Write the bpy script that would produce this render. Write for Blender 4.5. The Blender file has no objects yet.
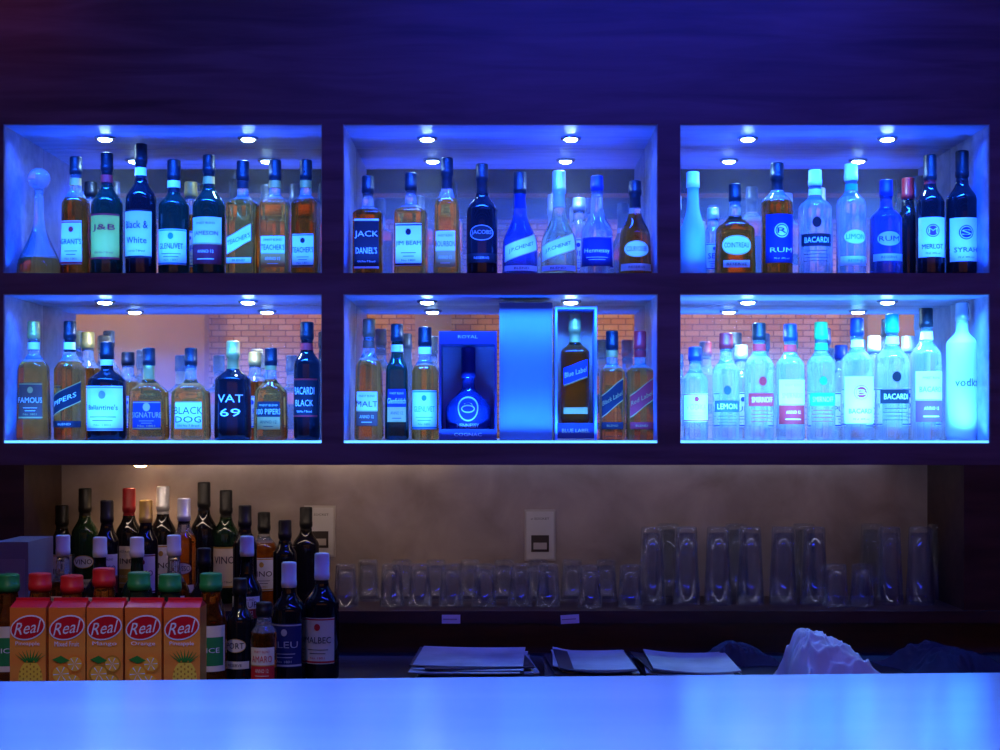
import bpy, math, random
from mathutils import Vector, Matrix, noise
random.seed(7)
S = bpy.context.scene
S.view_settings.view_transform = 'Standard'
S.view_settings.look = 'None'
S.view_settings.exposure = 0.0

# ------------------------------------------------------------------ materials
MC = {}
def pmat(name, col, rough=0.5, metal=0.0, trans=0.0, ior=1.45, emis=None, es=0.0, coat=0.0, spec=0.5):
    if name in MC: return MC[name]
    m = bpy.data.materials.new(name); m.use_nodes = True
    b = m.node_tree.nodes['Principled BSDF']
    b.inputs['Base Color'].default_value = (*col, 1)
    b.inputs['Roughness'].default_value = rough
    b.inputs['Metallic'].default_value = metal
    b.inputs['Transmission Weight'].default_value = trans
    b.inputs['IOR'].default_value = ior
    b.inputs['Coat Weight'].default_value = coat
    b.inputs['Specular IOR Level'].default_value = spec
    if emis:
        b.inputs['Emission Color'].default_value = (*emis, 1)
        b.inputs['Emission Strength'].default_value = es
    MC[name] = m
    return m

def grain(m, c1, c2, scale=(1, 1, 1), nscale=4, detail=6, bump=0.0, dist=0.0, lo=.3, hi=.7):
    nt = m.node_tree; N = nt.nodes; L = nt.links
    b = N['Principled BSDF']
    tc = N.new('ShaderNodeTexCoord'); mp = N.new('ShaderNodeMapping')
    mp.inputs['Scale'].default_value = scale
    no = N.new('ShaderNodeTexNoise'); no.inputs['Scale'].default_value = nscale
    no.inputs['Detail'].default_value = detail; no.inputs['Distortion'].default_value = dist
    cr = N.new('ShaderNodeValToRGB')
    cr.color_ramp.elements[0].position = lo; cr.color_ramp.elements[1].position = hi
    cr.color_ramp.elements[0].color = (*c1, 1); cr.color_ramp.elements[1].color = (*c2, 1)
    L.new(tc.outputs['Object'], mp.inputs['Vector']); L.new(mp.outputs[0], no.inputs['Vector'])
    L.new(no.outputs['Fac'], cr.inputs[0]); L.new(cr.outputs[0], b.inputs['Base Color'])
    if bump:
        bp = N.new('ShaderNodeBump'); bp.inputs['Strength'].default_value = bump; bp.inputs['Distance'].default_value = .002
        L.new(no.outputs['Fac'], bp.inputs['Height']); L.new(bp.outputs[0], b.inputs['Normal'])
    return m

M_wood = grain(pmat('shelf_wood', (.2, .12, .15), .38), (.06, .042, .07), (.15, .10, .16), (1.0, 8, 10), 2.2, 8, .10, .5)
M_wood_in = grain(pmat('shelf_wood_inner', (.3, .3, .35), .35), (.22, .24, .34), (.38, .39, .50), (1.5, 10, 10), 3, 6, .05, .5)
M_dark = grain(pmat('dark_cabinet_wood', (.05, .03, .03), .45), (.03, .015, .015), (.07, .035, .03), (1, 6, 6), 4)
M_mirror = pmat('mirror_glass', (.82, .84, .90), .015, .80)
M_bar = grain(pmat('bar_lacquer', (.3, .35, .5), .24, coat=.4), (.36, .42, .52), (.44, .49, .58), (.6, 3, 3), 2, 3)
M_bar.node_tree.nodes['Principled BSDF'].inputs['Coat Roughness'].default_value = .12
M_wallp = grain(pmat('niche_marble_panel', (.4, .3, .2), .25, .15), (.30, .25, .24), (.50, .43, .41), (1, 1, 1), 7, 12, .10, .4)
M_plaster = grain(pmat('tan_plaster', (.5, .35, .22), .8), (.46, .31, .21), (.58, .42, .29), (1, 1, 1), 2)
M_ceil = grain(pmat('ceiling_wood', (.2, .15, .2), .6), (.34, .24, .22), (.52, .38, .34), (1, 6, 1), 3)
M_floor = grain(pmat('floor_tile', (.08, .06, .06), .4), (.05, .04, .04), (.1, .08, .07), (1, 1, 1), 3)
M_counter = pmat('counter_steel', (.06, .055, .07), .35, .3)

def brickmat():
    m = pmat('brick_wall_material', (.5, .3, .2), .85)
    nt = m.node_tree; N = nt.nodes; L = nt.links
    tc = N.new('ShaderNodeTexCoord'); mp = N.new('ShaderNodeMapping')
    mp.inputs['Rotation'].default_value = (math.radians(90), 0, 0)
    br = N.new('ShaderNodeTexBrick')
    br.inputs['Color1'].default_value = (.62, .30, .10, 1); br.inputs['Color2'].default_value = (.82, .52, .22, 1)
    br.inputs['Mortar'].default_value = (.22, .12, .07, 1); br.inputs['Scale'].default_value = 7.5
    br.inputs['Mortar Size'].default_value = .03
    br.inputs['Brick Width'].default_value = .8; br.inputs['Row Height'].default_value = .32
    L.new(tc.outputs['Object'], mp.inputs['Vector']); L.new(mp.outputs[0], br.inputs['Vector'])
    L.new(br.outputs['Color'], N['Principled BSDF'].inputs['Base Color'])
    return m
M_brick = brickmat()

G = dict(
    clear=pmat('glass_clear', (.88, .95, 1.0), .02, 0, .88),
    frost=pmat('glass_frosted', (.80, .90, 1.0), .35, 0, .35),
    amber=pmat('glass_whisky_amber', (1.0, .48, .08), .02, 0, .95),
    damber=pmat('glass_dark_amber', (.70, .20, .02), .03, 0, .95),
    green=pmat('glass_dark_green', (.018, .055, .028), .04, 0, .6),
    black=pmat('glass_black', (.008, .008, .010), .05),
    blue=pmat('glass_blue', (.08, .16, .6), .04, 0, .8),
    yellow=pmat('glass_pale_gold', (.95, .88, .42), .03, 0, .86),
    cyan=pmat('glass_pale_cyan', (.50, .85, .9), .25, 0, .4),
)
COL = dict(white=(.85, .85, .83), cream=(.80, .70, .48), black=(.010, .010, .012), red=(.6, .02, .02), gold=(.65, .42, .10),
           blue=(.03, .06, .45), green=(.02, .25, .06), navy=(.01, .02, .12), silver=(.6, .62, .66), orange=(.9, .25, .02),
           brown=(.16, .05, .02), teal=(.02, .3, .35), yellow=(.85, .6, .05), purple=(.2, .05, .3), dred=(.22, .01, .015), grey=(.3, .3, .33))
def paper(c): return pmat('label_' + c, COL[c], .55, .6 if c in ('gold', 'silver') else 0)
def capm(c): return pmat('cap_' + c, COL[c], .42, .5 if c in ('gold', 'silver') else 0, spec=.3)

# ------------------------------------------------------------------ mesh builder
class MB:
    def __init__(s): s.v = []; s.f = []; s.fm = []; s.sm = []; s.m = []
    def mi(s, m):
        if m not in s.m: s.m.append(m)
        return s.m.index(m)
    def add(s, vs, fs, m, smooth=False):
        o = len(s.v); s.v += [tuple(v) for v in vs]; k = s.mi(m)
        for f in fs: s.f.append([i + o for i in f]); s.fm.append(k); s.sm.append(smooth)
    def box(s, a, b, m):
        x0, y0, z0 = a; x1, y1, z1 = b
        s.add([(x0, y0, z0), (x1, y0, z0), (x1, y1, z0), (x0, y1, z0), (x0, y0, z1), (x1, y0, z1), (x1, y1, z1), (x0, y1, z1)],
              [(0, 3, 2, 1), (4, 5, 6, 7), (0, 1, 5, 4), (1, 2, 6, 5), (2, 3, 7, 6), (3, 0, 4, 7)], m)
    def lathe(s, rows, matf, seg=36, N=2, d=1.0, smooth=True, closed=True):
        n = len(rows); vs = []
        for (z, r, k) in rows:
            for j in range(seg):
                x, y = sec(r, k, N, d, 2 * math.pi * (j + .5) / seg); vs.append((x, y, z))
        o = len(s.v); s.v += vs
        for i in range(n - 1):
            mt = s.mi(matf((rows[i][0] + rows[i + 1][0]) / 2, i))
            for j in range(seg):
                a = o + i * seg + j; b = o + i * seg + (j + 1) % seg
                s.f.append([a, b, b + seg, a + seg]); s.fm.append(mt); s.sm.append(smooth)
        if closed:
            s.f.append([o + j for j in range(seg)][::-1]); s.fm.append(s.mi(matf(rows[0][0], 0))); s.sm.append(False)
            s.f.append([o + (n - 1) * seg + j for j in range(seg)]); s.fm.append(s.mi(matf(rows[-1][0], n - 2))); s.sm.append(False)
    def build(s, name, loc=(0, 0, 0), rz=0, parent=None, rot=None):
        me = bpy.data.meshes.new(name); me.from_pydata(s.v, [], s.f)
        for m in s.m: me.materials.append(m)
        for i, p in enumerate(me.polygons): p.material_index = s.fm[i]; p.use_smooth = s.sm[i]
        me.update()
        ob = bpy.data.objects.new(name, me); S.collection.objects.link(ob)
        ob.location = loc; ob.rotation_euler = rot if rot else (0, 0, rz)
        if parent: ob.parent = parent
        return ob

def sec(r, k, N, d, th):
    n = 2 + (N - 2) * k; a = max(r, 1e-5); b = max(r * (1 + (d - 1) * k), 1e-5)
    c = math.cos(th); q = math.sin(th)
    rad = (abs(c / a) ** n + abs(q / b) ** n) ** (-1 / n)
    return c * rad, q * rad

TC = {}
def text_geo(t):
    if t in TC: return TC[t]
    cu = bpy.data.curves.new('t', 'FONT'); cu.body = t; cu.align_x = 'CENTER'; cu.size = 1; cu.resolution_u = 2
    ob = bpy.data.objects.new('t', cu); S.collection.objects.link(ob)
    dg = bpy.context.evaluated_depsgraph_get(); ev = ob.evaluated_get(dg); me = ev.to_mesh()
    vs = [(v.co.x, v.co.y) for v in me.vertices]; fs = [list(p.vertices) for p in me.polygons]
    ev.to_mesh_clear(); bpy.data.objects.remove(ob); bpy.data.curves.remove(cu)
    xs = [v[0] for v in vs]; ys = [v[1] for v in vs]
    cx = (min(xs) + max(xs)) / 2; cy = (min(ys) + max(ys)) / 2; w = max(xs) - min(xs); h = max(ys) - min(ys)
    TC[t] = ([((x - cx) / w, (y - cy) / h) for x, y in vs], fs)
    return TC[t]

def flat_text(mb, t, cx, y, cz, w, h, m, tilt=0, slant=0):
    vs, fs = text_geo(t)
    mb.add([(cx + x * w + q * h * slant, y, cz + q * h + x * w * tilt) for x, q in vs], fs, m)

# ------------------------------------------------------------------ bottles
KINDS = {
    'round':  dict(b=.58, s=.74, c=.86, nr=.0140, tp=1.0, N=2, d=1, p=1.0),
    'wide':   dict(b=.60, s=.72, c=.84, nr=.0150, tp=.97, N=2, d=1, p=.8),
    'wine':   dict(b=.60, s=.76, c=.80, nr=.0145, tp=1.0, N=2, d=1, p=1.1),
    'square': dict(b=.62, s=.70, c=.84, nr=.0140, tp=1.0, N=6, d=1, p=.8),
    'flat':   dict(b=.50, s=.66, c=.82, nr=.0140, tp=.95, N=3, d=.6, p=.8),
    'flare':  dict(b=.42, s=.72, c=.86, nr=.0145, tp=.90, N=2, d=1, p=1.3),
    'chenet': dict(b=.30, s=.66, c=.80, nr=.0150, tp=.97, N=2, d=1, p=1.2),
    'slim':   dict(b=.70, s=.80, c=.88, nr=.0150, tp=.96, N=2, d=1, p=1.0),
    'vodka':  dict(b=.64, s=.76, c=.86, nr=.0150, tp=1.0, N=2, d=1, p=.9),
    'bell':   dict(b=.06, s=.62, c=.80, nr=.0110, tp=1.0, N=2, d=1, p=1.4),
    'tri':    dict(b=.60, s=.74, c=.86, nr=.0140, tp=.90, N=4, d=1, p=1.0),
}
def make_bottle(name, kind, x, y, z, w, h, glass, cap, labels=(), texts=(), neck=None, rz=0, level=None, discs=()):
    K = KINDS[kind]; R = w / 2; nr = min(K['nr'], R * .62)
    rows = [(0, R * .90, 1), (.006, R * .985, 1), (.014, R, 1)]
    b, s, c = K['b'] * h, K['s'] * h, K['c'] * h
    for i in range(1, 7):
        t = i / 6; rows.append((.014 + (b - .014) * t, R * (1 + (K['tp'] - 1) * t), 1))
    RT = R * K['tp']
    for i in range(1, 11):
        t = i / 10; q = ((1 + math.cos(math.pi * t)) / 2) ** K['p']
        rows.append((b + (s - b) * t, nr * 1.08 + (RT - nr * 1.08) * q, 1 - t))
    rows += [(s + (c - s) * .5, nr, 0), (c - .004, nr, 0), (c - .003, nr * 1.13, 0)]
    prof = list(rows)
    cr = nr * 1.14
    crow = [(c, cr, 0), (c + .001, cr * 1.04, 0), (c + .012, cr * 1.04, 0), (c + .0125, cr, 0), (h - .004, cr, 0), (h - .0012, cr * .95, 0), (h, cr * .82, 0)]
    if kind == 'bell':
        cc = (c + h) / 2; hr = (h - c) / 2
        crow = [(c + .001, nr * .9, 0)] + [(cc - hr * math.cos(math.pi * t / 8) * .98, max(.002, hr * .95 * math.sin(math.pi * t / 8) + .002), 0) for t in range(1, 8)] + [(h, .002, 0)]
    g = G[glass]; cm = capm(cap) if kind != 'bell' else G['clear']
    gl = G['clear'] if (glass in ('amber', 'damber') and level) else g
    allr = rows + crow; nb = len(rows)
    foil = (s + (c - s) * .2) if neck else 9
    fm = capm(neck) if neck else None
    lv = level * h if level else 9
    def mf(zz, i):
        if i >= nb - 1: return cm
        if zz > foil: return fm
        if kind == 'bell': return G['amber'] if zz < .045 else g
        return gl if zz > lv else g
    mb = MB(); mb.lathe(allr, mf, 36, K['N'], K['d'])
    def rk(zz):
        for i in range(len(prof) - 1):
            if prof[i][0] <= zz <= prof[i + 1][0]:
                t = (zz - prof[i][0]) / max(1e-6, prof[i + 1][0] - prof[i][0])
                return prof[i][1] + (prof[i + 1][1] - prof[i][1]) * t, prof[i][2] + (prof[i + 1][2] - prof[i][2]) * t
        return nr, 0
    def pt(th, zz, off):
        r, k = rk(zz); px, py = sec(r + off, k, K['N'], K['d'], th); return (px, py, zz)
    def patch(z0, z1, ha, m, off, sk=0):
        nt = max(4, int(ha / 6)) * 2; nz = 5; vs = []; fs = []
        for i in range(nz + 1):
            for j in range(nt + 1):
                q = 2 * j / nt - 1
                vs.append(pt(math.radians(-90 + ha * q), z0 + (z1 - z0) * i / nz + sk * q, off))
        for i in range(nz):
            for j in range(nt):
                a = i * (nt + 1) + j; fs.append((a, a + 1, a + nt + 2, a + nt + 1))
        mb.add(vs, fs, m, True)
    def xang(X, zz):
        r, k = rk(zz); bb = r * (1 + (K['d'] - 1) * k)
        return -math.pi / 2 + (math.atan(X / bb) if K['N'] > 2 else X / r)
    off = .0006
    for lb in labels:
        z0, z1, ha, col = lb[:4]
        off += .00022
        patch(z0 * h, z1 * h, ha, paper(col), off, lb[4] * h if len(lb) > 4 else 0)
    for (zc, rr, col, asp) in discs:
        off += .0003
        vs = [pt(-math.pi / 2, zc * h, off)]; fs = []; ns = 28
        for q in (1, 2):
            for j in range(ns):
                a = 2 * math.pi * j / ns; X = rr * R * math.cos(a) * q / 2; Z = zc * h + rr * R * (asp or 1) * math.sin(a) * q / 2
                vs.append(pt(xang(X, Z), Z, off))
        for j in range(ns):
            a, b2 = 1 + j, 1 + (j + 1) % ns
            fs += [(0, a, b2), (a, a + ns, b2 + ns, b2)]
        mb.add(vs, fs, paper(col), True)
    for tx in texts:
        (t, zc, th, wf, col) = tx[:5]; sk = tx[5] if len(tx) > 5 else 0
        vs, fs = text_geo(t); r, k = rk(zc * h); W = min(wf * .82, .16 * len(t) + .25) * 2 * r
        mb.add([pt(xang(px * W, zc * h), zc * h + pz * th + px * 2 * sk * h, off + .0007) for px, pz in vs], fs, paper(col))
    return mb.build(name, (x, y, z), rz)

def std_labels(base, acc, z0=.16, z1=.50, ha=62, tcol='black', text='RESERVE', style=0, neckcol=None):
    L = [(z0, z1, ha, base)]
    T = []; D = []
    d = z1 - z0
    a, *rest = text.split('|')
    if style == 0:      # crest, name, fine print
        L += [(z1 - d * .05, z1 - d * .02, ha, acc), (z0 + d * .02, z0 + d * .06, ha, acc), (z0 + d * .30, z0 + d * .315, ha * .6, tcol), (z0 + d * .22, z0 + d * .235, ha * .45, tcol)]
        D = [(z0 + d * .80, .17, acc, 1.2)]
        T = [(a, z0 + d * .52, .014, .95, tcol), ('No 1801', z0 + d * .13, .005, .5, acc)]
    elif style == 1:    # two-tone
        L += [(z0, z0 + d * .42, ha, acc), (z0 + d * .42, z0 + d * .45, ha, 'gold'), (z0 + d * .10, z0 + d * .12, ha * .5, base)]
        T = [(a, z0 + d * .64, .014, .95, tcol), ('ANNO 12', z0 + d * .27, .008, .6, base), ('FINEST BLEND', z0 + d * .87, .005, .7, tcol)]
    elif style == 2:    # round seal with initial
        D = [(z0 + d * .66, .46, acc, 1), (z0 + d * .66, .40, base, 1), (z0 + d * .66, .34, acc, 1)]
        T = [(a[0], z0 + d * .66, .014, .35, base), (a, z0 + d * .26, .012, .9, tcol), ('70 cl  40% vol', z0 + d * .09, .004, .6, tcol)]
    elif style == 3:    # bold two-line
        L += [(z1 - d * .04, z1, ha, acc), (z0, z0 + d * .04, ha, acc)]
        T = [(a, z0 + d * .68, .019, .95, tcol)]
        if rest: T.append((rest[0], z0 + d * .36, .016, .85, tcol))
        T.append(('Old No 7 Brand', z0 + d * .14, .005, .7, tcol))
    elif style == 4:    # wide oval badge + small foot label
        L = [(z0, z0 + d * .20, ha, base)]
        D = [(z0 + d * .62, .80, acc, .62), (z0 + d * .62, .74, base, .60)]
        T = [(a, z0 + d * .62, .013, .78, tcol), ('RESERVE', z0 + d * .10, .006, .6, tcol)]
    elif style == 5:    # slanted band
        L = [(z0 + d * .42, z1 - d * .05, ha, base, d * .22), (z0 + d * .40, z0 + d * .43, ha, 'gold', d * .22), (z1 - d * .06, z1 - d * .03, ha, 'gold', d * .22), (z0 - d * .1, z0 + d * .08, ha, base)]
        T = [(a, z0 + d * .68, .012, .9, tcol, d * .14), ('BLEND', z0 - d * .01, .005, .5, tcol)]
    elif style == 6:    # printed lines
        L = [(z0 + d * q, z0 + d * q + .004, ha * (.75 - .1 * (i % 2)), tcol) for i, q in enumerate((.05, .12, .19, .26))]
        L += [(z0 + d * .36, z0 + d * .62, ha * .92, acc)]
        D = [(z0 + d * .86, .26, acc, 1.2)]
        T = [(a, z0 + d * .49, .014, .88, base)]
    if neckcol: L.append((.76, .82, 80, neckcol))
    return L, T, D

UNIT = 3.62 / 1400.0            # elevation drawing: 1 unit on the bottle plane (y = 3.62 m)
EYE = 1.5
Z_UP, Z_LO, Z_LEDGE, Z_CNT = 1.8925, 1.4725, 1.05, .94
def B(name, kind, u, w, top, glass, cap, base, acc, text, tcol, style=0, z0=.14, z1=.50, lower=False, neck=None, nl=None, dy=0, level=.66, ha=62, rz=None):
    zb = Z_LO if lower else Z_UP
    y = 3.62 + dy
    k = y / 1400
    h = EYE + (430 - top) * k - zb
    L, T, D = std_labels(base, acc, z0, z1, ha, tcol, text, style, nl) if base else ([], [], [])
    if text and not base:
        T = [(a, .42 - .14 * i, .020, .95, tcol) for i, a in enumerate(text.split('|'))]
    return make_bottle(name, kind, (u - 500) * k, y, zb, w * k * .97, h, glass, cap, L, T, neck, random.uniform(-.12, .12) if rz is None else rz, level, D)
W = 'whisky_bottle'
# upper left bay
B('decanter_bottle', 'bell', 39, 44, 168, 'clear', 'silver', None, None, None, None, dy=0)
B(W, 'tri', 76, 28, 157, 'damber', 'black', 'cream', 'red', "GRANT'S", 'black', 0, z0=.10, z1=.46, nl='gold', ha=42)
B(W, 'round', 107, 32, 153, 'green', 'black', 'yellow', 'red', 'J&B', 'red', 3, neck='black', nl='red')
B(W, 'round', 141, 31, 144, 'black', 'black', 'cream', 'black', 'Black &|White', 'black', 3, neck='black', nl='white')
B(W, 'wide', 174, 32, 160, 'green', 'black', 'white', 'teal', 'GLENLIVET', 'black', 0, z0=.10, z1=.40, neck='black', nl='white')
B(W, 'round', 209, 33, 155, 'green', 'black', 'cream', 'dred', 'JAMESON', 'dred', 1, z0=.10, z1=.48, neck='black', nl='gold')
B(W, 'square', 243, 31, 161, 'amber', 'black', 'white', 'gold', "TEACHER'S", 'black', 5, z0=.14, z1=.40, nl='black', ha=40)
B(W, 'square', 275, 30, 160, 'amber', 'black', 'cream', 'orange', "TEACHER'S", 'black', 1, z0=.08, z1=.34, nl='gold', ha=40)
B(W, 'square', 306, 27, 160, 'damber', 'black', 'cream', 'black', "TEACHER'S", 'black', 0, z0=.08, z1=.36, nl='gold', ha=40)
# upper centre bay
B(W, 'square', 368, 30, 176, 'damber', 'black', 'black', 'white', "JACK|DANIEL'S", 'white', 3, z0=.08, z1=.56, ha=41)
B(W, 'square', 411, 32, 173, 'amber', 'black', 'white', 'black', 'JIM BEAM', 'black', 0, z0=.10, z1=.50, ha=41)
B(W, 'tri', 447, 27, 158, 'amber', 'black', 'cream', 'gold', 'BOURBON', 'brown', 1, neck='black', z0=.08, z1=.38, ha=40)
B(W, 'round', 482, 32, 164, 'black', 'black', 'black', 'silver', 'JACOBS', 'silver', 4, z0=.12, z1=.54, neck='black')
B('brandy_bottle', 'chenet', 520, 37, 172, 'blue', 'black', 'white', 'grey', 'J.P.CHENET', 'black', 5, z0=.08, z1=.36, neck='navy', level=None)
B('wine_bottle', 'chenet', 559, 38, 171, 'yellow', 'silver', 'white', 'silver', 'J.P.CHENET', 'black', 5, z0=.08, z1=.36, level=None, neck='silver')
B('cognac_bottle', 'flare', 597, 36, 176, 'clear', 'navy', 'navy', 'navy', 'Hennessy', 'white', 0, z0=.10, z1=.38)
B('cognac_bottle', 'flare', 635, 35, 181, 'damber', 'black', 'cream', 'gold', 'COURVOISIER', 'brown', 4, z0=.06, z1=.42, neck='black')
# upper right bay
B('liqueur_bottle', 'flare', 693, 28, 172, 'cyan', 'white', None, None, None, None, level=None)
B('liqueur_bottle', 'vodka', 713, 17, 208, 'clear', 'silver', 'white', 'blue', 'SEC', 'blue', 0, dy=.06)
B('liqueur_bottle', 'flat', 735, 42, 184, 'damber', 'black', 'cream', 'gold', 'COINTREAU', 'black', 4, z0=.10, z1=.48, ha=50)
B('rum_bottle', 'vodka', 777, 32, 163, 'damber', 'black', 'navy', 'white', 'RUM', 'white', 2, z0=.12, z1=.54, neck='black')
B('rum_bottle', 'vodka', 815, 34, 170, 'clear', 'white', 'white', 'black', 'BACARDI', 'black', 6, z0=.12, z1=.56, nl='white')
B('gin_bottle', 'vodka', 851, 30, 164, 'clear', 'white', 'white', 'yellow', 'LIMON', 'teal', 4, z0=.10, z1=.50, nl='teal')
B('rum_bottle', 'wide', 886, 33, 180, 'blue', 'navy', 'silver', 'navy', 'RUM', 'navy', 4, z0=.16, z1=.52)
B('wine_bottle', 'wine', 908, 20, 178, 'black', 'dred', None, None, None, None, dy=.08)
B('wine_bottle', 'wine', 930, 29, 155, 'black', 'black', 'white', 'purple', 'MERLOT', 'black', 2, z0=.16, z1=.48, neck='dred')
B('wine_bottle', 'wine', 962, 32, 151, 'black', 'black', 'white', 'navy', 'SYRAH', 'black', 2, z0=.12, z1=.46, neck='black')
# lower left bay
B(W, 'tri', 34, 32, 321, 'amber', 'gold', 'brown', 'gold', 'FAMOUS', 'cream', 0, z0=.18, z1=.48, lower=True, nl='cream', ha=40)
B(W, 'round', 70, 32, 321, 'amber', 'black', 'black', 'gold', 'PIPERS', 'cream', 5, z0=.14, z1=.44, lower=True, neck='black', nl='cream')
B(W, 'wide', 107, 40, 342, 'black', 'black', 'white', 'grey', "Ballantine's", 'black', 0, z0=.10, z1=.55, lower=True, nl='white', ha=66)
B(W, 'flat', 149, 42, 348, 'amber', 'black', 'navy', 'gold', 'SIGNATURE', 'gold', 0, z0=.12, z1=.42, lower=True, neck='gold', ha=52)
B(W, 'flat', 191, 41, 348, 'amber', 'black', 'white', 'gold', 'BLACK|DOG', 'black', 3, z0=.12, z1=.42, lower=True, ha=52)
B(W, 'wide', 233, 38, 341, 'black', 'gold', None, None, 'VAT|69', 'white', lower=True, neck='gold')
B(W, 'flat', 271, 35, 348, 'amber', 'black', 'black', 'gold', '100 PIPERS', 'cream', 1, z0=.12, z1=.42, lower=True, nl='gold', ha=52)
B('rum_bottle', 'vodka', 307, 27, 322, 'black', 'black', 'black', 'red', 'BACARDI|BLACK', 'white', 3, z0=.2, z1=.52, lower=True, nl='red')
# lower centre bay
B(W, 'tri', 369, 29, 319, 'amber', 'brown', 'cream', 'brown', 'MALT', 'brown', 1, z0=.12, z1=.40, lower=True, nl='brown', ha=40)
B(W, 'tri', 397, 25, 324, 'green', 'black', 'navy', 'gold', 'Glenfiddich', 'cream', 1, z0=.16, z1=.44, lower=True, nl='silver', ha=40)
B(W, 'wide', 425, 28, 327, 'amber', 'black', 'white', 'teal', 'GLENLIVET', 'teal', 0, z0=.10, z1=.44, lower=True, nl='white')
B(W, 'square', 612, 26, 331, 'amber', 'black', 'black', 'gold', 'Black Label', 'gold', 5, z0=.14, z1=.50, lower=True, nl='gold', ha=41)
B(W, 'square', 640, 28, 331, 'amber', 'red', 'red', 'gold', 'Red Label', 'gold', 5, z0=.14, z1=.50, lower=True, nl='red', ha=41)
# lower right bay
V = 'vodka_bottle'
B(V, 'vodka', 695, 27, 347, 'clear', 'navy', 'white', 'red', 'VODKA', 'red', 0, z0=.2, z1=.5, lower=True)
B(V, 'vodka', 726, 28, 333, 'clear', 'dred', 'white', 'blue', 'LEMON', 'blue', 6, z0=.12, z1=.52, lower=True)
B(V, 'vodka', 759, 30, 323, 'clear', 'black', 'white', 'red', 'SMIRNOFF', 'red', 6, z0=.14, z1=.56, lower=True, nl='red')
B(V, 'vodka', 790, 29, 324, 'clear', 'navy', 'white', 'red', 'SMIRNOFF', 'red', 1, z0=.14, z1=.52, lower=True, nl='red')
B(V, 'vodka', 821, 29, 322, 'clear', 'green', 'white', 'green', 'SMIRNOFF', 'red', 6, z0=.14, z1=.56, lower=True, nl='green')
B('rum_bottle', 'vodka', 857, 33, 318, 'clear', 'navy', 'white', 'red', 'BACARDI', 'black', 2, z0=.14, z1=.52, lower=True, nl='white')
B('rum_bottle', 'vodka', 892, 34, 314, 'clear', 'teal', 'white', 'black', 'BACARDI', 'black', 6, z0=.14, z1=.56, lower=True, nl='white')
B('rum_bottle', 'vodka', 926, 31, 308, 'clear', 'black', 'white', 'purple', 'BACARDI', 'purple', 1, z0=.14, z1=.52, lower=True, nl='white')
B(V, 'slim', 962, 33, 303, 'frost', 'silver', None, None, 'vodka', 'blue', lower=True, level=None)
# second-row stock standing close to the mirror
for u, w, top, g, c, lo in [(88, 24, 332, 'damber', 'gold', 1), (128, 22, 352, 'amber', 'black', 1), (255, 24, 352, 'damber', 'gold', 1),
                            (741, 24, 345, 'clear', 'silver', 1), (874, 24, 336, 'clear', 'white', 1), (908, 24, 336, 'clear', 'silver', 1), (841, 22, 345, 'clear', 'navy', 1),
                            (579, 22, 198, 'clear', 'silver', 0), (91, 24, 182, 'damber', 'black', 0), (191, 22, 182, 'damber', 'gold', 0)]:
    B(V if g == 'clear' else W, 'vodka', u, w, top, g, c, 'white' if g == 'clear' else 'cream', 'blue', 'PURE', 'blue', 0, lower=bool(lo), dy=.105)

# ---------------------------------------------------------------- niche bottles (lower left, ledge and counter)
def nb(name, kind, u, w, top, y, glass, cap, base=None, acc='gold', text='', tcol='black', style=0, neck=None, z0=.14, z1=.5, nl=None):
    k = y / 1400; zb = Z_LEDGE if y > 3.49 else Z_CNT
    h = EYE + (430 - top) * k - zb
    L, T, D = std_labels(base, acc, z0, z1, 60, tcol, text, style, nl) if base else ([], [], [])
    return make_bottle(name, kind, (u - 500) * k, y, zb, w * k, h, glass, cap, L, T, neck, random.uniform(-.2, .2), .66, D)
for u, top, g, c, lab, st in [(62, 505, 'black', 'black', 'cream', 0), (85, 488, 'green', 'black', 'white', 4), (129, 488, 'black', 'dred', 'cream', 1), (163, 486, 'black', 'silver', 'white', 0),
                     (204, 482, 'black', 'black', None, 0), (226, 490, 'green', 'black', 'cream', 3), (264, 512, 'damber', 'black', 'white', 0), (306, 507, 'black', 'black', None, 0)]:
    nb('wine_bottle', 'wine', u, 26, top, 3.66, g, c, lab, 'gold', 'VINO', 'black', st, neck=c)
for u, top, g, c, lab, st in [(107, 500, 'black', 'black', 'white', 1), (146, 500, 'black', 'gold', 'white', 0), (184, 498, 'damber', 'silver', 'cream', 4), (245, 505, 'black', 'black', None, 0), (285, 520, 'black', 'black', None, 0)]:
    nb('wine_bottle', 'wine', u, 24, top, 3.56, g, c, lab, 'dred', 'ROSSO', 'black', st, neck='black')
for u, top, g, c, lab in [(63, 535, 'damber', 'white', 'cream'), (100, 537, 'black', 'white', 'white'), (137, 537, 'green', 'white', 'cream'), (174, 535, 'damber', 'white', 'white'),
                     (204, 548, 'black', 'black', 'cream'), (247, 536, 'black', 'white', 'white')]:
    nb('syrup_bottle', 'round', u, 30, top, 3.26, g, c, lab, 'dred', 'SYRUP', 'black', 1, z0=.4, z1=.56)
nb('liqueur_bottle', 'round', 240, 28, 578, 3.12, 'black', 'black', 'cream', 'gold', 'PORT', 'black', 4)
nb('liqueur_bottle', 'vodka', 264, 26, 602, 3.02, 'damber', 'black', 'cream', 'red', 'AMARO', 'red', 1)
nb('wine_bottle', 'wine', 289, 34, 562, 3.12, 'black', 'white', 'navy', 'silver', 'BLEU', 'silver', 0)
nb('wine_bottle', 'wine', 322, 34, 553, 3.15, 'black', 'white', 'cream', 'red', 'MALBEC', 'black', 0, neck='black')
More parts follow.
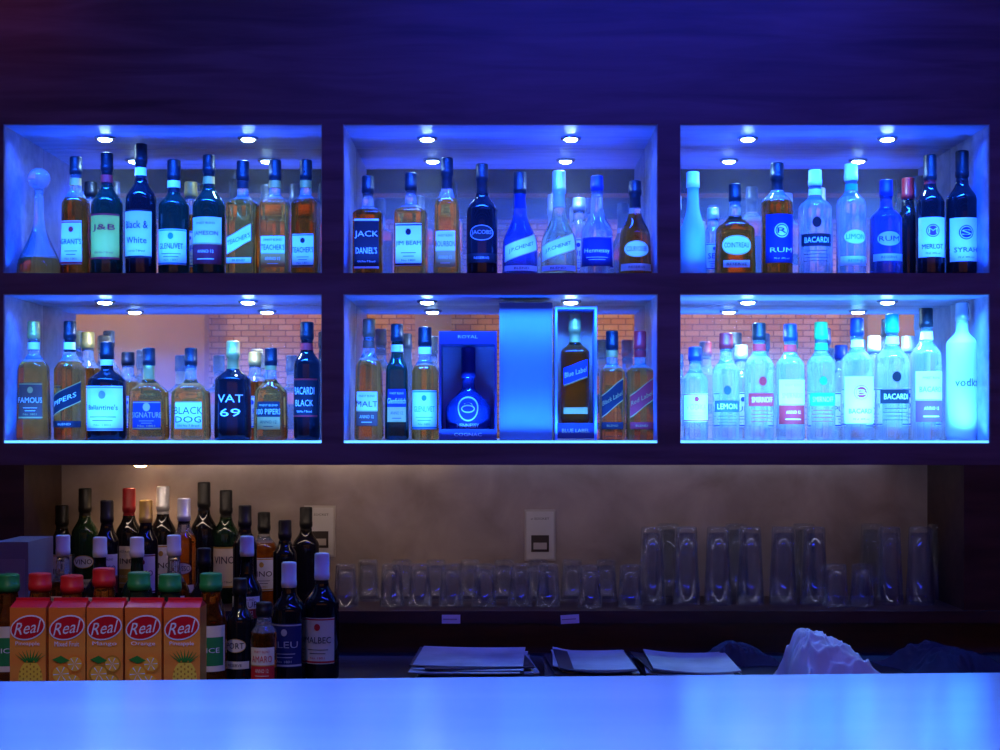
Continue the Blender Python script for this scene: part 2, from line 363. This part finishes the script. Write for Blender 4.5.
for u, top, c, g in [(8, 574, 'green', 'damber'), (40, 573, 'red', 'damber'), (72, 575, 'red', 'damber'), (104, 568, 'red', 'damber'), (139, 572, 'green', 'green'), (170, 574, 'green', 'green'), (211, 573, 'green', 'damber')]:
    k = 3.06 / 1400
    KINDS['sauce'] = dict(b=.58, s=.78, c=.86, nr=.022, tp=1, N=2, d=1, p=1)
    make_bottle('juice_bottle', 'sauce', (u - 500) * k, 3.06, Z_CNT, 31 * k, EYE + (430 - top) * k - Z_CNT, g, c, [(.15, .55, 70, 'cream'), (.2, .45, 60, c)], [('JUICE', .33, .014, .9, 'white')])

# ---------------------------------------------------------------- juice cartons
M_cart = grain(pmat('carton_orange_print', (.9, .2, .03), .35), (.85, .16, .02), (.98, .46, .06), (1, 1, 9), .9, 2)
M_cr = pmat('carton_red', (.65, .01, .02), .35); M_cw = pmat('carton_white', (.85, .85, .85), .35)
fr_cols = [(.95, .62, .05), (.92, .25, .02), (.95, .55, .04), (.95, .30, .02), (.95, .65, .06)]
def disc(mb, cx, cz, rx, rz_, y, m, n=24, tilt=0):
    mb.add([(cx + rx * math.cos(2 * math.pi * i / n), y, cz + rz_ * math.sin(2 * math.pi * i / n) + tilt * rx * math.cos(2 * math.pi * i / n)) for i in range(n)], [list(range(n))], m)
for i in range(5):
    mb = MB(); w, d, h = .0745, .06, .208; x0 = -w / 2; y0 = -d / 2
    mb.box((x0, y0, 0), (-x0, -y0, h - .012), M_cart)
    zt = h - .012
    mb.add([(x0, y0, zt), (-x0, y0, zt), (-x0, -y0, zt), (x0, -y0, zt), (x0 + .002, 0, h), (-x0 - .002, 0, h)],
           [(0, 1, 5, 4), (2, 3, 4, 5), (1, 2, 5), (3, 0, 4)], M_cr)
    mb.box((x0 + .002, -.0015, h - .003), (-x0 - .002, .0015, h + .005), M_cr)
    yf = y0 - .0006
    mb.add([(x0, yf, h * .80), (-x0, yf, h * .86), (-x0, yf, zt), (x0, yf, zt)], [(0, 1, 2, 3)], M_cart)
    disc(mb, 0, h * .745, .0362, .0255, yf - .0003, M_cw, tilt=.15)
    disc(mb, 0, h * .745, .0335, .0225, yf - .0007, M_cr, tilt=.15)
    flat_text(mb, 'Real', 0, yf - .0012, h * .745, .050, .026, M_cw, .15, .25)
    flat_text(mb, ['Pineapple', 'Mixed Fruit', 'Mango', 'Orange', 'Pineapple'][i], 0, yf - .0012, h * .585, .050, .010, M_cw)
    mf = pmat('fruit_%d' % i, fr_cols[i], .4); lf = pmat('leaf_print', (.03, .25, .03), .4); fo = pmat('fruit_dark', (.6, .25, .02), .4)
    if i in (0, 4):
        disc(mb, .006, h * .24, .025, .038, yf - .0005, mf)
        for a in range(-3, 4):
            for b in range(-3, 4):
                if (a * .0072) ** 2 / .023 ** 2 + (b * .010) ** 2 / .034 ** 2 < 1:
                    disc(mb, .006 + a * .0072, h * .24 + b * .010 + (a % 2) * .005, .0019, .0027, yf - .0009, fo, 6)
        for a in range(-4, 5):
            bx = .006 + a * .002; an = a * .22
            mb.add([(bx - .003, yf - .0008, h * .40), (bx + .003, yf - .0008, h * .40), (bx + math.sin(an) * .032, yf - .0008, h * .40 + math.cos(an) * .028)], [(0, 1, 2)], lf)
    else:
        for (cx, cz, r) in [(-.012, .24, .021), (.016, .34, .018), (.012, .16, .019)]:
            disc(mb, cx, h * cz + .01, r, r, yf - .0004 - cz * .001, fo if i == 2 else mf)
            disc(mb, cx, h * cz + .01, r * .82, r * .82, yf - .0007 - cz * .001, pmat('fruit_pulp', (.98, .5, .05), .4))
            for q in range(6):
                an = q * math.pi / 3
                mb.add([(cx, yf - .001 - cz * .001, h * cz + .01), (cx + r * .75 * math.cos(an), yf - .001 - cz * .001, h * cz + .01 + r * .75 * math.sin(an)), (cx + r * .75 * math.cos(an + .15), yf - .001 - cz * .001, h * cz + .01 + r * .75 * math.sin(an + .15))], [(0, 1, 2)], M_cw)
        mb.add([(-.03, yf - .0012, h * .43), (-.012, yf - .0012, h * .47), (.006, yf - .0012, h * .42), (-.012, yf - .0012, h * .39)], [(0, 1, 2, 3)], lf)
    mb.build('juice_carton', (-.967 + .0788 * i, 2.90, Z_CNT), random.uniform(-.04, .04))

# ---------------------------------------------------------------- drinking glasses (thin-walled glass shader)
def thin_glass():
    m = bpy.data.materials.new('tumbler_glass_material'); m.use_nodes = True
    nt = m.node_tree; N = nt.nodes; L = nt.links
    N.remove(N['Principled BSDF'])
    tr = N.new('ShaderNodeBsdfTransparent'); tr.inputs[0].default_value = (.90, .92, .95, 1)
    gl = N.new('ShaderNodeBsdfGlossy'); gl.inputs['Roughness'].default_value = .06; gl.inputs['Color'].default_value = (.9, .94, 1, 1)
    df = N.new('ShaderNodeBsdfDiffuse'); df.inputs[0].default_value = (.7, .8, .95, 1)
    lw = N.new('ShaderNodeLayerWeight'); lw.inputs['Blend'].default_value = .28
    m1 = N.new('ShaderNodeMixShader'); m2 = N.new('ShaderNodeMixShader'); m2.inputs[0].default_value = .03
    L.new(lw.outputs['Facing'], m1.inputs[0]); L.new(tr.outputs[0], m1.inputs[1]); L.new(gl.outputs[0], m1.inputs[2])
    L.new(m1.outputs[0], m2.inputs[1]); L.new(df.outputs[0], m2.inputs[2])
    L.new(m2.outputs[0], N['Material Output'].inputs['Surface'])
    return m
M_tum = thin_glass()
def tumbler_mesh(rb, rt, h):
    th = .0022
    out = [(0.0, rt, 0), (h * .25, rt + (rb - rt) * .22, 0), (h * .6, rt + (rb - rt) * .62, 0), (h * .93, rb + .001, 0), (h - .003, rb, 0), (h, rb - .003, 0), (h, .0005, 0)]
    inn = [(h - .016, .0005, 0), (h - .016, rb - .005, 0), (h * .6, rt + (rb - rt) * .62 - th, 0), (0.0, rt - th, 0)]
    mb = MB(); mb.lathe(out + inn + [(0.0, rt, 0)], lambda a, b: M_tum, 32, closed=False)
    return mb
TS = tumbler_mesh(.025, .033, .108).build('tumbler_glass', (0, 0, 0)); TT = tumbler_mesh(.028, .037, .200).build('pint_glass', (0, 0, 0))
first = {'tumbler_glass': True, 'pint_glass': True}
def put(src, u, y):
    x = (u - 500) * y / 1400
    nm = src.name.split('.')[0]
    if first[nm]: o = src; first[nm] = False
    else:
        o = bpy.data.objects.new(nm, src.data); S.collection.objects.link(o)
    o.location = (x, y, Z_LEDGE)
for u in (346, 392, 420, 451, 484, 520, 548): put(TS, u, 3.58)
for u in (368, 402, 436, 470, 504, 538, 572, 606): put(TS, u, 3.70)
for u in (590, 630): put(TS, u, 3.56)
for u in (652, 686, 718, 750, 783, 814, 889, 920): put(TT, u, 3.62)
for u in (668, 736, 804, 872, 940): put(TT, u, 3.735)
for u in (836, 862): put(TS, u, 3.58)

# ---------------------------------------------------------------- gift boxes (lower centre bay)
def carton_open(name, x0, x1, z1, y0, y1, mo, mi_, t=.004, header=.0):
    mb = MB(); z0 = 0; w = x1 - x0
    mb.box((x0, y0, z0), (x0 + t, y1, z1), mo); mb.box((x1 - t, y0, z0), (x1, y1, z1), mo)
    mb.box((x0 + t, y0, z0), (x1 - t, y1, z0 + t), mi_); mb.box((x0 + t, y0, z1 - t - header), (x1 - t, y1, z1), mo)
    mb.box((x0 + t, y1 - t, z0 + t), (x1 - t, y1, z1 - t - header), mi_)
    return mb
M_bx = pmat('box_navy_card', (.02, .03, .12), .4); M_bxi = pmat('box_lining_grey', (.30, .32, .42), .6)
M_cream = pmat('box_lining_cream', (.80, .50, .28), .6); M_gb = grain(pmat('box_grey_blue_card', (.2, .25, .45), .5), (.13, .16, .22), (.17, .20, .27), (1, 1, 1), 5)
k = UNIT
e = bpy.data.objects.new('decanter_gift_box', None); S.collection.objects.link(e); e.location = ((468.5 - 500) * k, 3.60, Z_LO)
mb = carton_open('b', -28.3 * k, 28.3 * k, .278, -.05, .07, M_bx, M_bxi, .005, .028)
flat_text(mb, 'ROYAL', 0, -.0512, .264, .05, .008, paper('silver'))
mb.box((-28.3 * k, -.0505, 0), (28.3 * k, -.05, .03), M_bx)
flat_text(mb, 'COGNAC', 0, -.0515, .016, .07, .008, paper('silver'))
mb.build('open_carton', parent=e)
KINDS['dec'] = dict(b=.30, s=.55, c=.68, nr=.016, tp=1.02, N=2, d=.8, p=.65)
o = make_bottle('decanter', 'dec', 0, .008, .006, .116, .235, 'blue', 'navy', [], [('HENNESSY', .14, .010, .7, 'silver')], discs=[(.32, .55, 'silver', 0), (.32, .48, 'navy', 0), (.32, .36, 'silver', .5), (.32, .30, 'navy', .4)]); o.parent = e
e = bpy.data.objects.new('blank_gift_box', None); S.collection.objects.link(e); e.location = ((525.5 - 500) * k, 3.62, Z_LO)
mb = MB(); mb.box((-26 * k, -.05, 0), (26 * k, .05, .350), M_gb); mb.box((-26.3 * k, -.051, .338), (26.3 * k, .051, .352), pmat('box_lid_card', (.09, .10, .16), .45))
mb.build('card_body', parent=e)
e = bpy.data.objects.new('whisky_gift_box', None); S.collection.objects.link(e); e.location = ((574.5 - 500) * k, 3.60, Z_LO)
mb = carton_open('c', -20.5 * k, 20.5 * k, .340, -.05, .055, pmat('box_blue_card', (.25, .30, .6), .4), M_cream, .006)
mb.box((-20.5 * k + .006, -.04, .006), (20.5 * k - .006, .05, .045), M_bx)
flat_text(mb, 'BLUE LABEL', 0, -.0412, .026, .07, .009, paper('gold'))
mb.build('open_carton', parent=e)
KINDS['sq2'] = dict(b=.64, s=.74, c=.84, nr=.014, tp=1.0, N=5, d=1, p=.9)
o = make_bottle('whisky', 'sq2', 0, .005, .046, .074, .28, 'damber', 'gold', [(.38, .54, 41, 'blue', .04), (.37, .385, 41, 'gold', .04), (.08, .14, 41, 'gold')], [('Blue Label', .46, .013, .9, 'white', .03)], neck='gold'); o.parent = e

# ---------------------------------------------------------------- shelving
cab = bpy.data.objects.new('back_bar_shelving', None); S.collection.objects.link(cab)
YF, YB = 3.50, 3.80
XL, XR = -1.60, 1.60
cols = [(-1.2425, -.445), (-.3925, .395), (.45, 1.225)]
rows_ = [(1.8925, 2.265), (1.4675, 1.84)]
mb = MB()
mb.box((XL, YF, 2.265), (XR, 3.86, 2.995), M_wood)
mb.box((XL, YF, 1.84), (XR, YB, 1.8925), M_wood)
mb.box((XL, YF, 1.4125), (XR, 3.86, 1.4675), M_wood)
ed = [XL] + [v for c in cols for v in c] + [XR]
for i in range(0, 8, 2):
    mb.box((ed[i], YF, 1.8925), (ed[i + 1], YB, 2.265), M_wood); mb.box((ed[i], YF, 1.4675), (ed[i + 1], YB, 1.84), M_wood)
mb.build('frame', parent=cab)
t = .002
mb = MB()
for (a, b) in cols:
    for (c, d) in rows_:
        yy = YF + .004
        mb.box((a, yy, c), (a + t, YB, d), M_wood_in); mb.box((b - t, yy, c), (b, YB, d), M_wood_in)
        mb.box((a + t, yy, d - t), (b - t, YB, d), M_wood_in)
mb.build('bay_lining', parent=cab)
mb = MB(); M_shelf = pmat('shelf_glass_top', (.60, .66, .78), .12)
M_edge = pmat('lit_acrylic_edge', (.5, .8, 1), .3, emis=(.08, .36, 1.0), es=2.8)
for (a, b) in cols:
    c = rows_[0][0]; mb.box((a + t, YF + .004, c - .002), (b - t, YB, c), M_shelf)
    c = rows_[1][0]; mb.box((a + t, YF + .008, c), (b - t, YB, c + .005), M_shelf)
    mb.box((a + t, YF + .004, c), (b - t, YF + .008, c + .006), M_edge)
mb.build('shelf_tops', parent=cab)
mb = MB(); mb.box((XL, YB, 1.4675), (XR, YB + .006, 2.265), M_mirror); mb.build('mirror', parent=cab)
mb = MB(); mb.box((XL, 3.80, 1.02), (XR, 3.86, 1.4125), M_wallp); mb.build('niche_back_panel', parent=cab)
mb = MB()
mb.box((XL, 3.48, 1.02), (1.60, 3.86, Z_LEDGE), M_dark)
mb.box((XL, 3.52, .90), (XR, 3.86, 1.02), M_dark)
mb.box((XL, YF, Z_LEDGE), (-1.19, YB, 1.4125), M_dark); mb.box((1.16, YF, Z_LEDGE), (XR, YB, 1.4125), M_dark)
mb.build('niche_ledge', parent=cab)
mb = MB(); mb.box((XL, 2.70, .90), (XR, 3.52, Z_CNT), M_counter); mb.box((XL, 2.74, 0), (XR, 3.85, .90), M_dark)
mb.build('work_counter')

for u, yy in ((540, 535), (320, 531)):
    kx = 3.8 / 1400; mb = MB(); mp_ = pmat('socket_plastic', (.50, .46, .44), .35); w2, h2 = .042, .069
    mb.box((-w2, -.006, -h2), (w2, 0, h2), mp_); mb.box((-w2 + .005, -.009, -h2 + .005), (w2 - .005, -.006, h2 - .005), pmat('socket_face', (.62, .60, .60), .3))
    mb.box((-.024, -.0105, -.045), (.024, -.009, .0), pmat('socket_dark', (.05, .04, .04), .4))
    mb.box((-.018, -.013, -.038), (.018, -.0105, -.02), mp_)
    flat_text(mb, 'o SOCKET', 0, -.0096, .045, .05, .006, pmat('socket_dark', (.05, .04, .04)))
    mb.build('power_socket', ((u - 500) * kx, 3.80, EYE + (430 - yy) * kx))
for u, tl in ((451, 0.0), (570, .06)):
    kx = 3.475 / 1400; mb = MB(); mb.box((-.023, -.001, -.011), (.023, 0, .011), pmat('tag_card', (.85, .85, .9), .5)); mb.box((-.02, -.0016, -.001), (.015, -.001, .001), paper('grey'))
    mb.build('shelf_tag', ((u - 500) * kx, 3.4795, 1.5 + (430 - 621) * kx + .004), rot=(0, -tl, 0))

# ---------------------------------------------------------------- menus / papers
M_pap = grain(pmat('paper_sheets', (.6, .6, .65), .6), (.34, .36, .42), (.66, .68, .74), (1, 1, 1), 9)
M_pap2 = pmat('menu_cover', (.04, .04, .08), .4)
def stack(name, u0, u1, n, y=3.24, dp=.27, skew=.06):
    kx = y / 1400; w = (u1 - u0) * kx; mb = MB(); z = 0
    for i in range(n):
        tk = random.uniform(.0016, .004); a = random.uniform(-skew, skew); ox = random.uniform(-.018, .018); oy = random.uniform(-.03, .012)
        ca, sa = math.cos(a), math.sin(a); P = []
        nx = 8; curl = random.uniform(0, .014) * (i / n)
        for zz in (z, z + tk * .8):
            for j in range(nx + 1):
                for q in (-1, 1):
                    px = (j / nx - .5) * w * .93; py = q * dp / 2
                    sag = curl * abs(j / nx - .6) ** 2 * 4
                    P.append((px * ca - py * sa + ox, px * sa + py * ca + oy, zz + max(0, sag)))
        o = (nx + 1) * 2; F = []
        for j in range(nx):
            a0 = j * 2; F += [(a0, a0 + 1, a0 + 3, a0 + 2), (a0 + o, a0 + 2 + o, a0 + 3 + o, a0 + 1 + o), (a0, a0 + 2, a0 + 2 + o, a0 + o), (a0 + 1, a0 + 1 + o, a0 + 3 + o, a0 + 3)]
        F += [(0, o, o + 1, 1), (2 * nx, 2 * nx + 1, 2 * nx + 1 + o, 2 * nx + o)]
        mb.add(P, F, M_pap2 if (i % 2 == 1) else M_pap); z += tk
    mb.build(name, (((u0 + u1) / 2 - 500) * kx, y, Z_CNT + .0005), 0)
stack('menu_stack', 418, 532, 13, skew=.12); stack('menu_stack', 548, 628, 11, skew=.06); stack('menu_stack', 638, 728, 9, skew=.10)
def cloth(name, x, y, sx, sy, h, m, seed, peakx=-.3, rz=.15):
    n = 90; mb = MB(); vs = []; fs = []
    for i in range(n + 1):
        for j in range(n + 1):
            a = i / n * 2 - 1; b = j / n * 2 - 1
            edge = 1 - max(abs(a), abs(b)) ** 10
            p = Vector((a * 1.3 + seed, b * 1.3, seed))
            wv = Vector((noise.noise(p), noise.noise(p + Vector((3, 1, 7))), 0))
            r1 = 1 - abs(noise.noise((p + wv * .9) * 1.9)) * 3.0
            r2 = 1 - abs(noise.noise((p + wv * .6) * 4.2 + Vector((5, 2, 1)))) * 2.6
            qx = (a - peakx) / (1.15 if a > peakx else .75)
            dome = math.exp(-(abs(qx) ** 4 + abs(b / .9) ** 4))
            slope = 1 - .45 * max(0, a - peakx)
            z = h * edge * max(.02, dome * slope * (.78 + .12 * r1 + .10 * r2) + .04)
            ang = math.atan2(b, a)
            r = 1 + .22 * noise.noise(Vector((math.cos(ang) * 1.6, math.sin(ang) * 1.6, seed)))
            vs.append((a * sx * r + .022 * wv.x, b * sy * r + .022 * wv.y, max(.001, z)))
    for i in range(n):
        for j in range(n):
            a0 = i * (n + 1) + j; fs.append((a0, a0 + n + 1, a0 + n + 2, a0 + 1))
    mb.add(vs, fs, m, True); mb.build(name, (x, y, Z_CNT), rz)
cloth('bar_towel', .745, 3.12, .115, .10, .118, pmat('towel_white', (.80, .80, .82), .9), 3.3, -.35)
cloth('dark_bar_cloth', 1.03, 3.25, .11, .14, .065, pmat('towel_dark', (.05, .05, .075), .9), 8.1, 0)
cloth('dark_bar_cloth', .57, 3.38, .08, .08, .05, pmat('towel_dark', (.05, .05, .075), .9), 1.7, 0)
mb = MB(); mb.box((-.04, -.09, 0), (.04, .09, .30), pmat('folder_plastic', (.22, .22, .27), .4)); mb.box((-.032, -.092, .03), (.032, -.09, .26), paper('grey'))
mb.build('menu_folder', (-1.135, 3.34, Z_CNT))

# ---------------------------------------------------------------- bar
mb = MB()
mb.add([(-2.2, .55, 1.136), (2.2, .55, 1.136), (2.2, 1.97, 1.136), (-2.2, 1.74, 1.136), (-2.2, .55, 1.176), (2.2, .55, 1.176), (2.2, 1.95, 1.176), (-2.2, 1.73, 1.176)],
       [(0, 3, 2, 1), (4, 5, 6, 7), (0, 1, 5, 4), (1, 2, 6, 5), (2, 3, 7, 6), (3, 0, 4, 7)], M_bar)
mb.box((-2.2, .75, 0), (2.2, 1.5, 1.136), M_dark)
bar = mb.build('bar_counter')
bar.modifiers.new('bev', 'BEVEL').width = .004

# ---------------------------------------------------------------- room
def shell(name, a, b, m): mb = MB(); mb.box(a, b, m); return mb.build(name)
shell('floor', (-4.1, -2.6, -.1), (4.1, 4, 0), M_floor)
shell('ceiling', (-4.1, -2.6, 3.0), (4.1, 4, 3.1), M_ceil)
shell('wall_back', (-4, 3.86, 0), (4, 3.96, 3.0), M_dark)
shell('wall_left', (-4.1, -2.6, 0), (-4, 4, 3), M_plaster)
shell('wall_right', (4, -2.6, 0), (4.1, 4, 3), M_plaster)
shell('wall_front', (-4, -2.6, 0), (4, -2.5, 3), M_brick)
mb = MB()
mb.box((-3.6, -2.5, 0), (-2.1, -2.35, 3), M_plaster); mb.box((-.6, -2.5, 0), (-.35, -2.3, 3), M_plaster); mb.box((2.6, -2.5, 0), (3.0, -2.3, 3), M_plaster)
mb.build('wall_pilasters')
mb = MB()
for yy in (-1.6, -.6, .4, 1.4): mb.box((-4, yy, 2.86), (4, yy + .16, 3.0), M_dark)
mb.build('ceiling_beams')

# ---------------------------------------------------------------- lights
def light(name, typ, loc, power, col, target=None, **kw):
    l = bpy.data.lights.new(name, typ); l.energy = power; l.color = col
    for a, b in kw.items(): setattr(l, a, b)
    o = bpy.data.objects.new(name, l); S.collection.objects.link(o); o.location = loc
    d = (Vector(target) - Vector(loc)) if target else Vector((0, 0, -1))
    o.rotation_euler = d.to_track_quat('-Z', 'Y').to_euler()
    return o
M_led = pmat('puck_led_lens', (1, 1, 1), .3, emis=(.45, .75, 1), es=80)
M_ledw = pmat('puck_led_lens_warm', (1, 1, 1), .3, emis=(1, .6, .25), es=20)
M_chr = pmat('puck_chrome', (.6, .6, .65), .2, 1)
def puck(x, y, z, m, p, col):
    mb = MB(); mb.lathe([(-.006, .019, 0), (-.006, .025, 0), (-.003, .027, 0), (0, .027, 0)], lambda a, b: M_chr, 24)
    mb.lathe([(-.0105, .010, 0), (-.009, .015, 0), (-.0055, .018, 0)], lambda a, b: m, 24)
    mb.build('puck_downlight', (x, y, z))
    light('puck_light', 'SPOT', (x, y, z - .014), p, col, spot_size=math.radians(130), spot_blend=.8, shadow_soft_size=.014)
powr = [(1.0, 1.0, 1.1), (1.0, 1.1, 1.9)]
PC = [[(.20, .46, 1), (.18, .44, 1), (.16, .46, 1)], [(.36, .52, 1), (.28, .48, 1), (.34, .68, 1)]]
TCOL = [[(.006, .085, 1), (.008, .07, 1), (.006, .085, 1)], [(.01, .12, 1), (.01, .11, 1), (.03, .22, 1)]]
for r, zc in enumerate((2.263, 1.838)):
    for c, xs in enumerate(((-1.03, -.657), (-.19, .185), (.646, 1.01))):
        for x in xs: puck(x, 3.65, zc, M_led, 4.8 * powr[r][c], PC[r][c])
# added blue fill at the front inner edges, aimed steeply, unseen in the mirror
SP = math.radians(84)
for c, (a, b) in enumerate(cols):
    m = (a + b) / 2
    for r, (z0, z1) in enumerate(rows_):
        light('bay_fill_light', 'AREA', (m, 3.512, z1 - .012), 5.5 * powr[r][c], TCOL[r][c], (m, 3.512 + .1, z1 - .012 - .165), shape='RECTANGLE', size=(b - a) * .94, size_y=.008, spread=SP)
        light('bay_fill_light', 'AREA', (m, 3.512, z0 + .0085), 4.0 * powr[r][c], TCOL[r][c], (m, 3.512 + .1, z0 + .0085 + .165), shape='RECTANGLE', size=(b - a) * .97, size_y=.006, spread=SP)
# niche lights (under the shelf board)
puck(-.95, 3.70, 1.4125, M_ledw, 1.8, (1, .60, .32))
light('niche_fill_light', 'AREA', (-.60, 3.53, 1.408), .55, (1, .74, .58), (-.60, 3.72, 1.20), shape='RECTANGLE', size=.9, size_y=.01)  # added warm fill to even out the niche, no tape fitted there
light('niche_fill_light', 'AREA', (.50, 3.53, 1.408), .38, (.70, .68, .95), (.50, 3.72, 1.20), shape='RECTANGLE', size=1.2, size_y=.01)  # added dim cool fill for the right part of the niche
def fixture(name, x, y, sx, sy):
    mb = MB(); mb.box((-sx / 2 - .02, -sy / 2 - .02, -.02), (sx / 2 + .02, sy / 2 + .02, 0), M_chr); mb.build(name, (x, y, 3.0))
fixture('ceiling_led_panel', .45, 2.35, 1.6, .12)
light('ceiling_led_light', 'AREA', (.45, 2.35, 2.975), 27, (.02, .04, 1), (.45, 2.95, 1.8), shape='RECTANGLE', size=1.6, size_y=.12)
fixture('ceiling_led_panel', -.15, 1.2, 1.7, .2)
light('ceiling_led_light', 'AREA', (-.15, 1.2, 2.975), 48, (.10, .24, 1), (-.2, 1.35, 1.1), shape='RECTANGLE', size=1.7, size_y=.2, spread=math.radians(90))
light('fill_spot_light', 'SPOT', (-.85, 1.9, 2.95), 30, (1, .78, .55), (-.82, 2.95, 1.05), spot_size=math.radians(22), spot_blend=.6, shadow_soft_size=.03)  # added warm fill aimed at the juice cartons
light('fill_spot_light', 'SPOT', (-1.6, 2.4, 2.95), 2.2, (1, .12, .05), (-1.35, 3.5, 2.7), spot_size=math.radians(50), spot_blend=1, shadow_soft_size=.05)  # added red wash on the left end of the fascia
light('fill_spot_light', 'SPOT', (.8, 2.1, 2.95), 4, (.75, .8, 1), (.72, 3.12, 1.0), spot_size=math.radians(14), spot_blend=.8, shadow_soft_size=.03)  # added neutral fill to whiten the bar towel
for x in (-2.8, -1.2, .6, 1.9, 3.2):
    light('wall_washer_light', 'SPOT', (x, -1.5, 2.84), 58, (1, .58, .28), (x, -2.5, 2.1), spot_size=math.radians(110), spot_blend=.8, shadow_soft_size=.05)
w = bpy.data.worlds.new('world'); S.world = w; w.use_nodes = True
w.node_tree.nodes['Background'].inputs[0].default_value = (.01, .01, .03, 1)

# ---------------------------------------------------------------- camera
cam = bpy.data.cameras.new('camera'); co = bpy.data.objects.new('camera', cam); S.collection.objects.link(co)
co.location = (0, 0, EYE); co.rotation_euler = (math.radians(90), 0, 0)
cam.sensor_width = 36; cam.lens = 36 * 1.4; cam.shift_y = .055; cam.clip_start = .05
S.camera = co
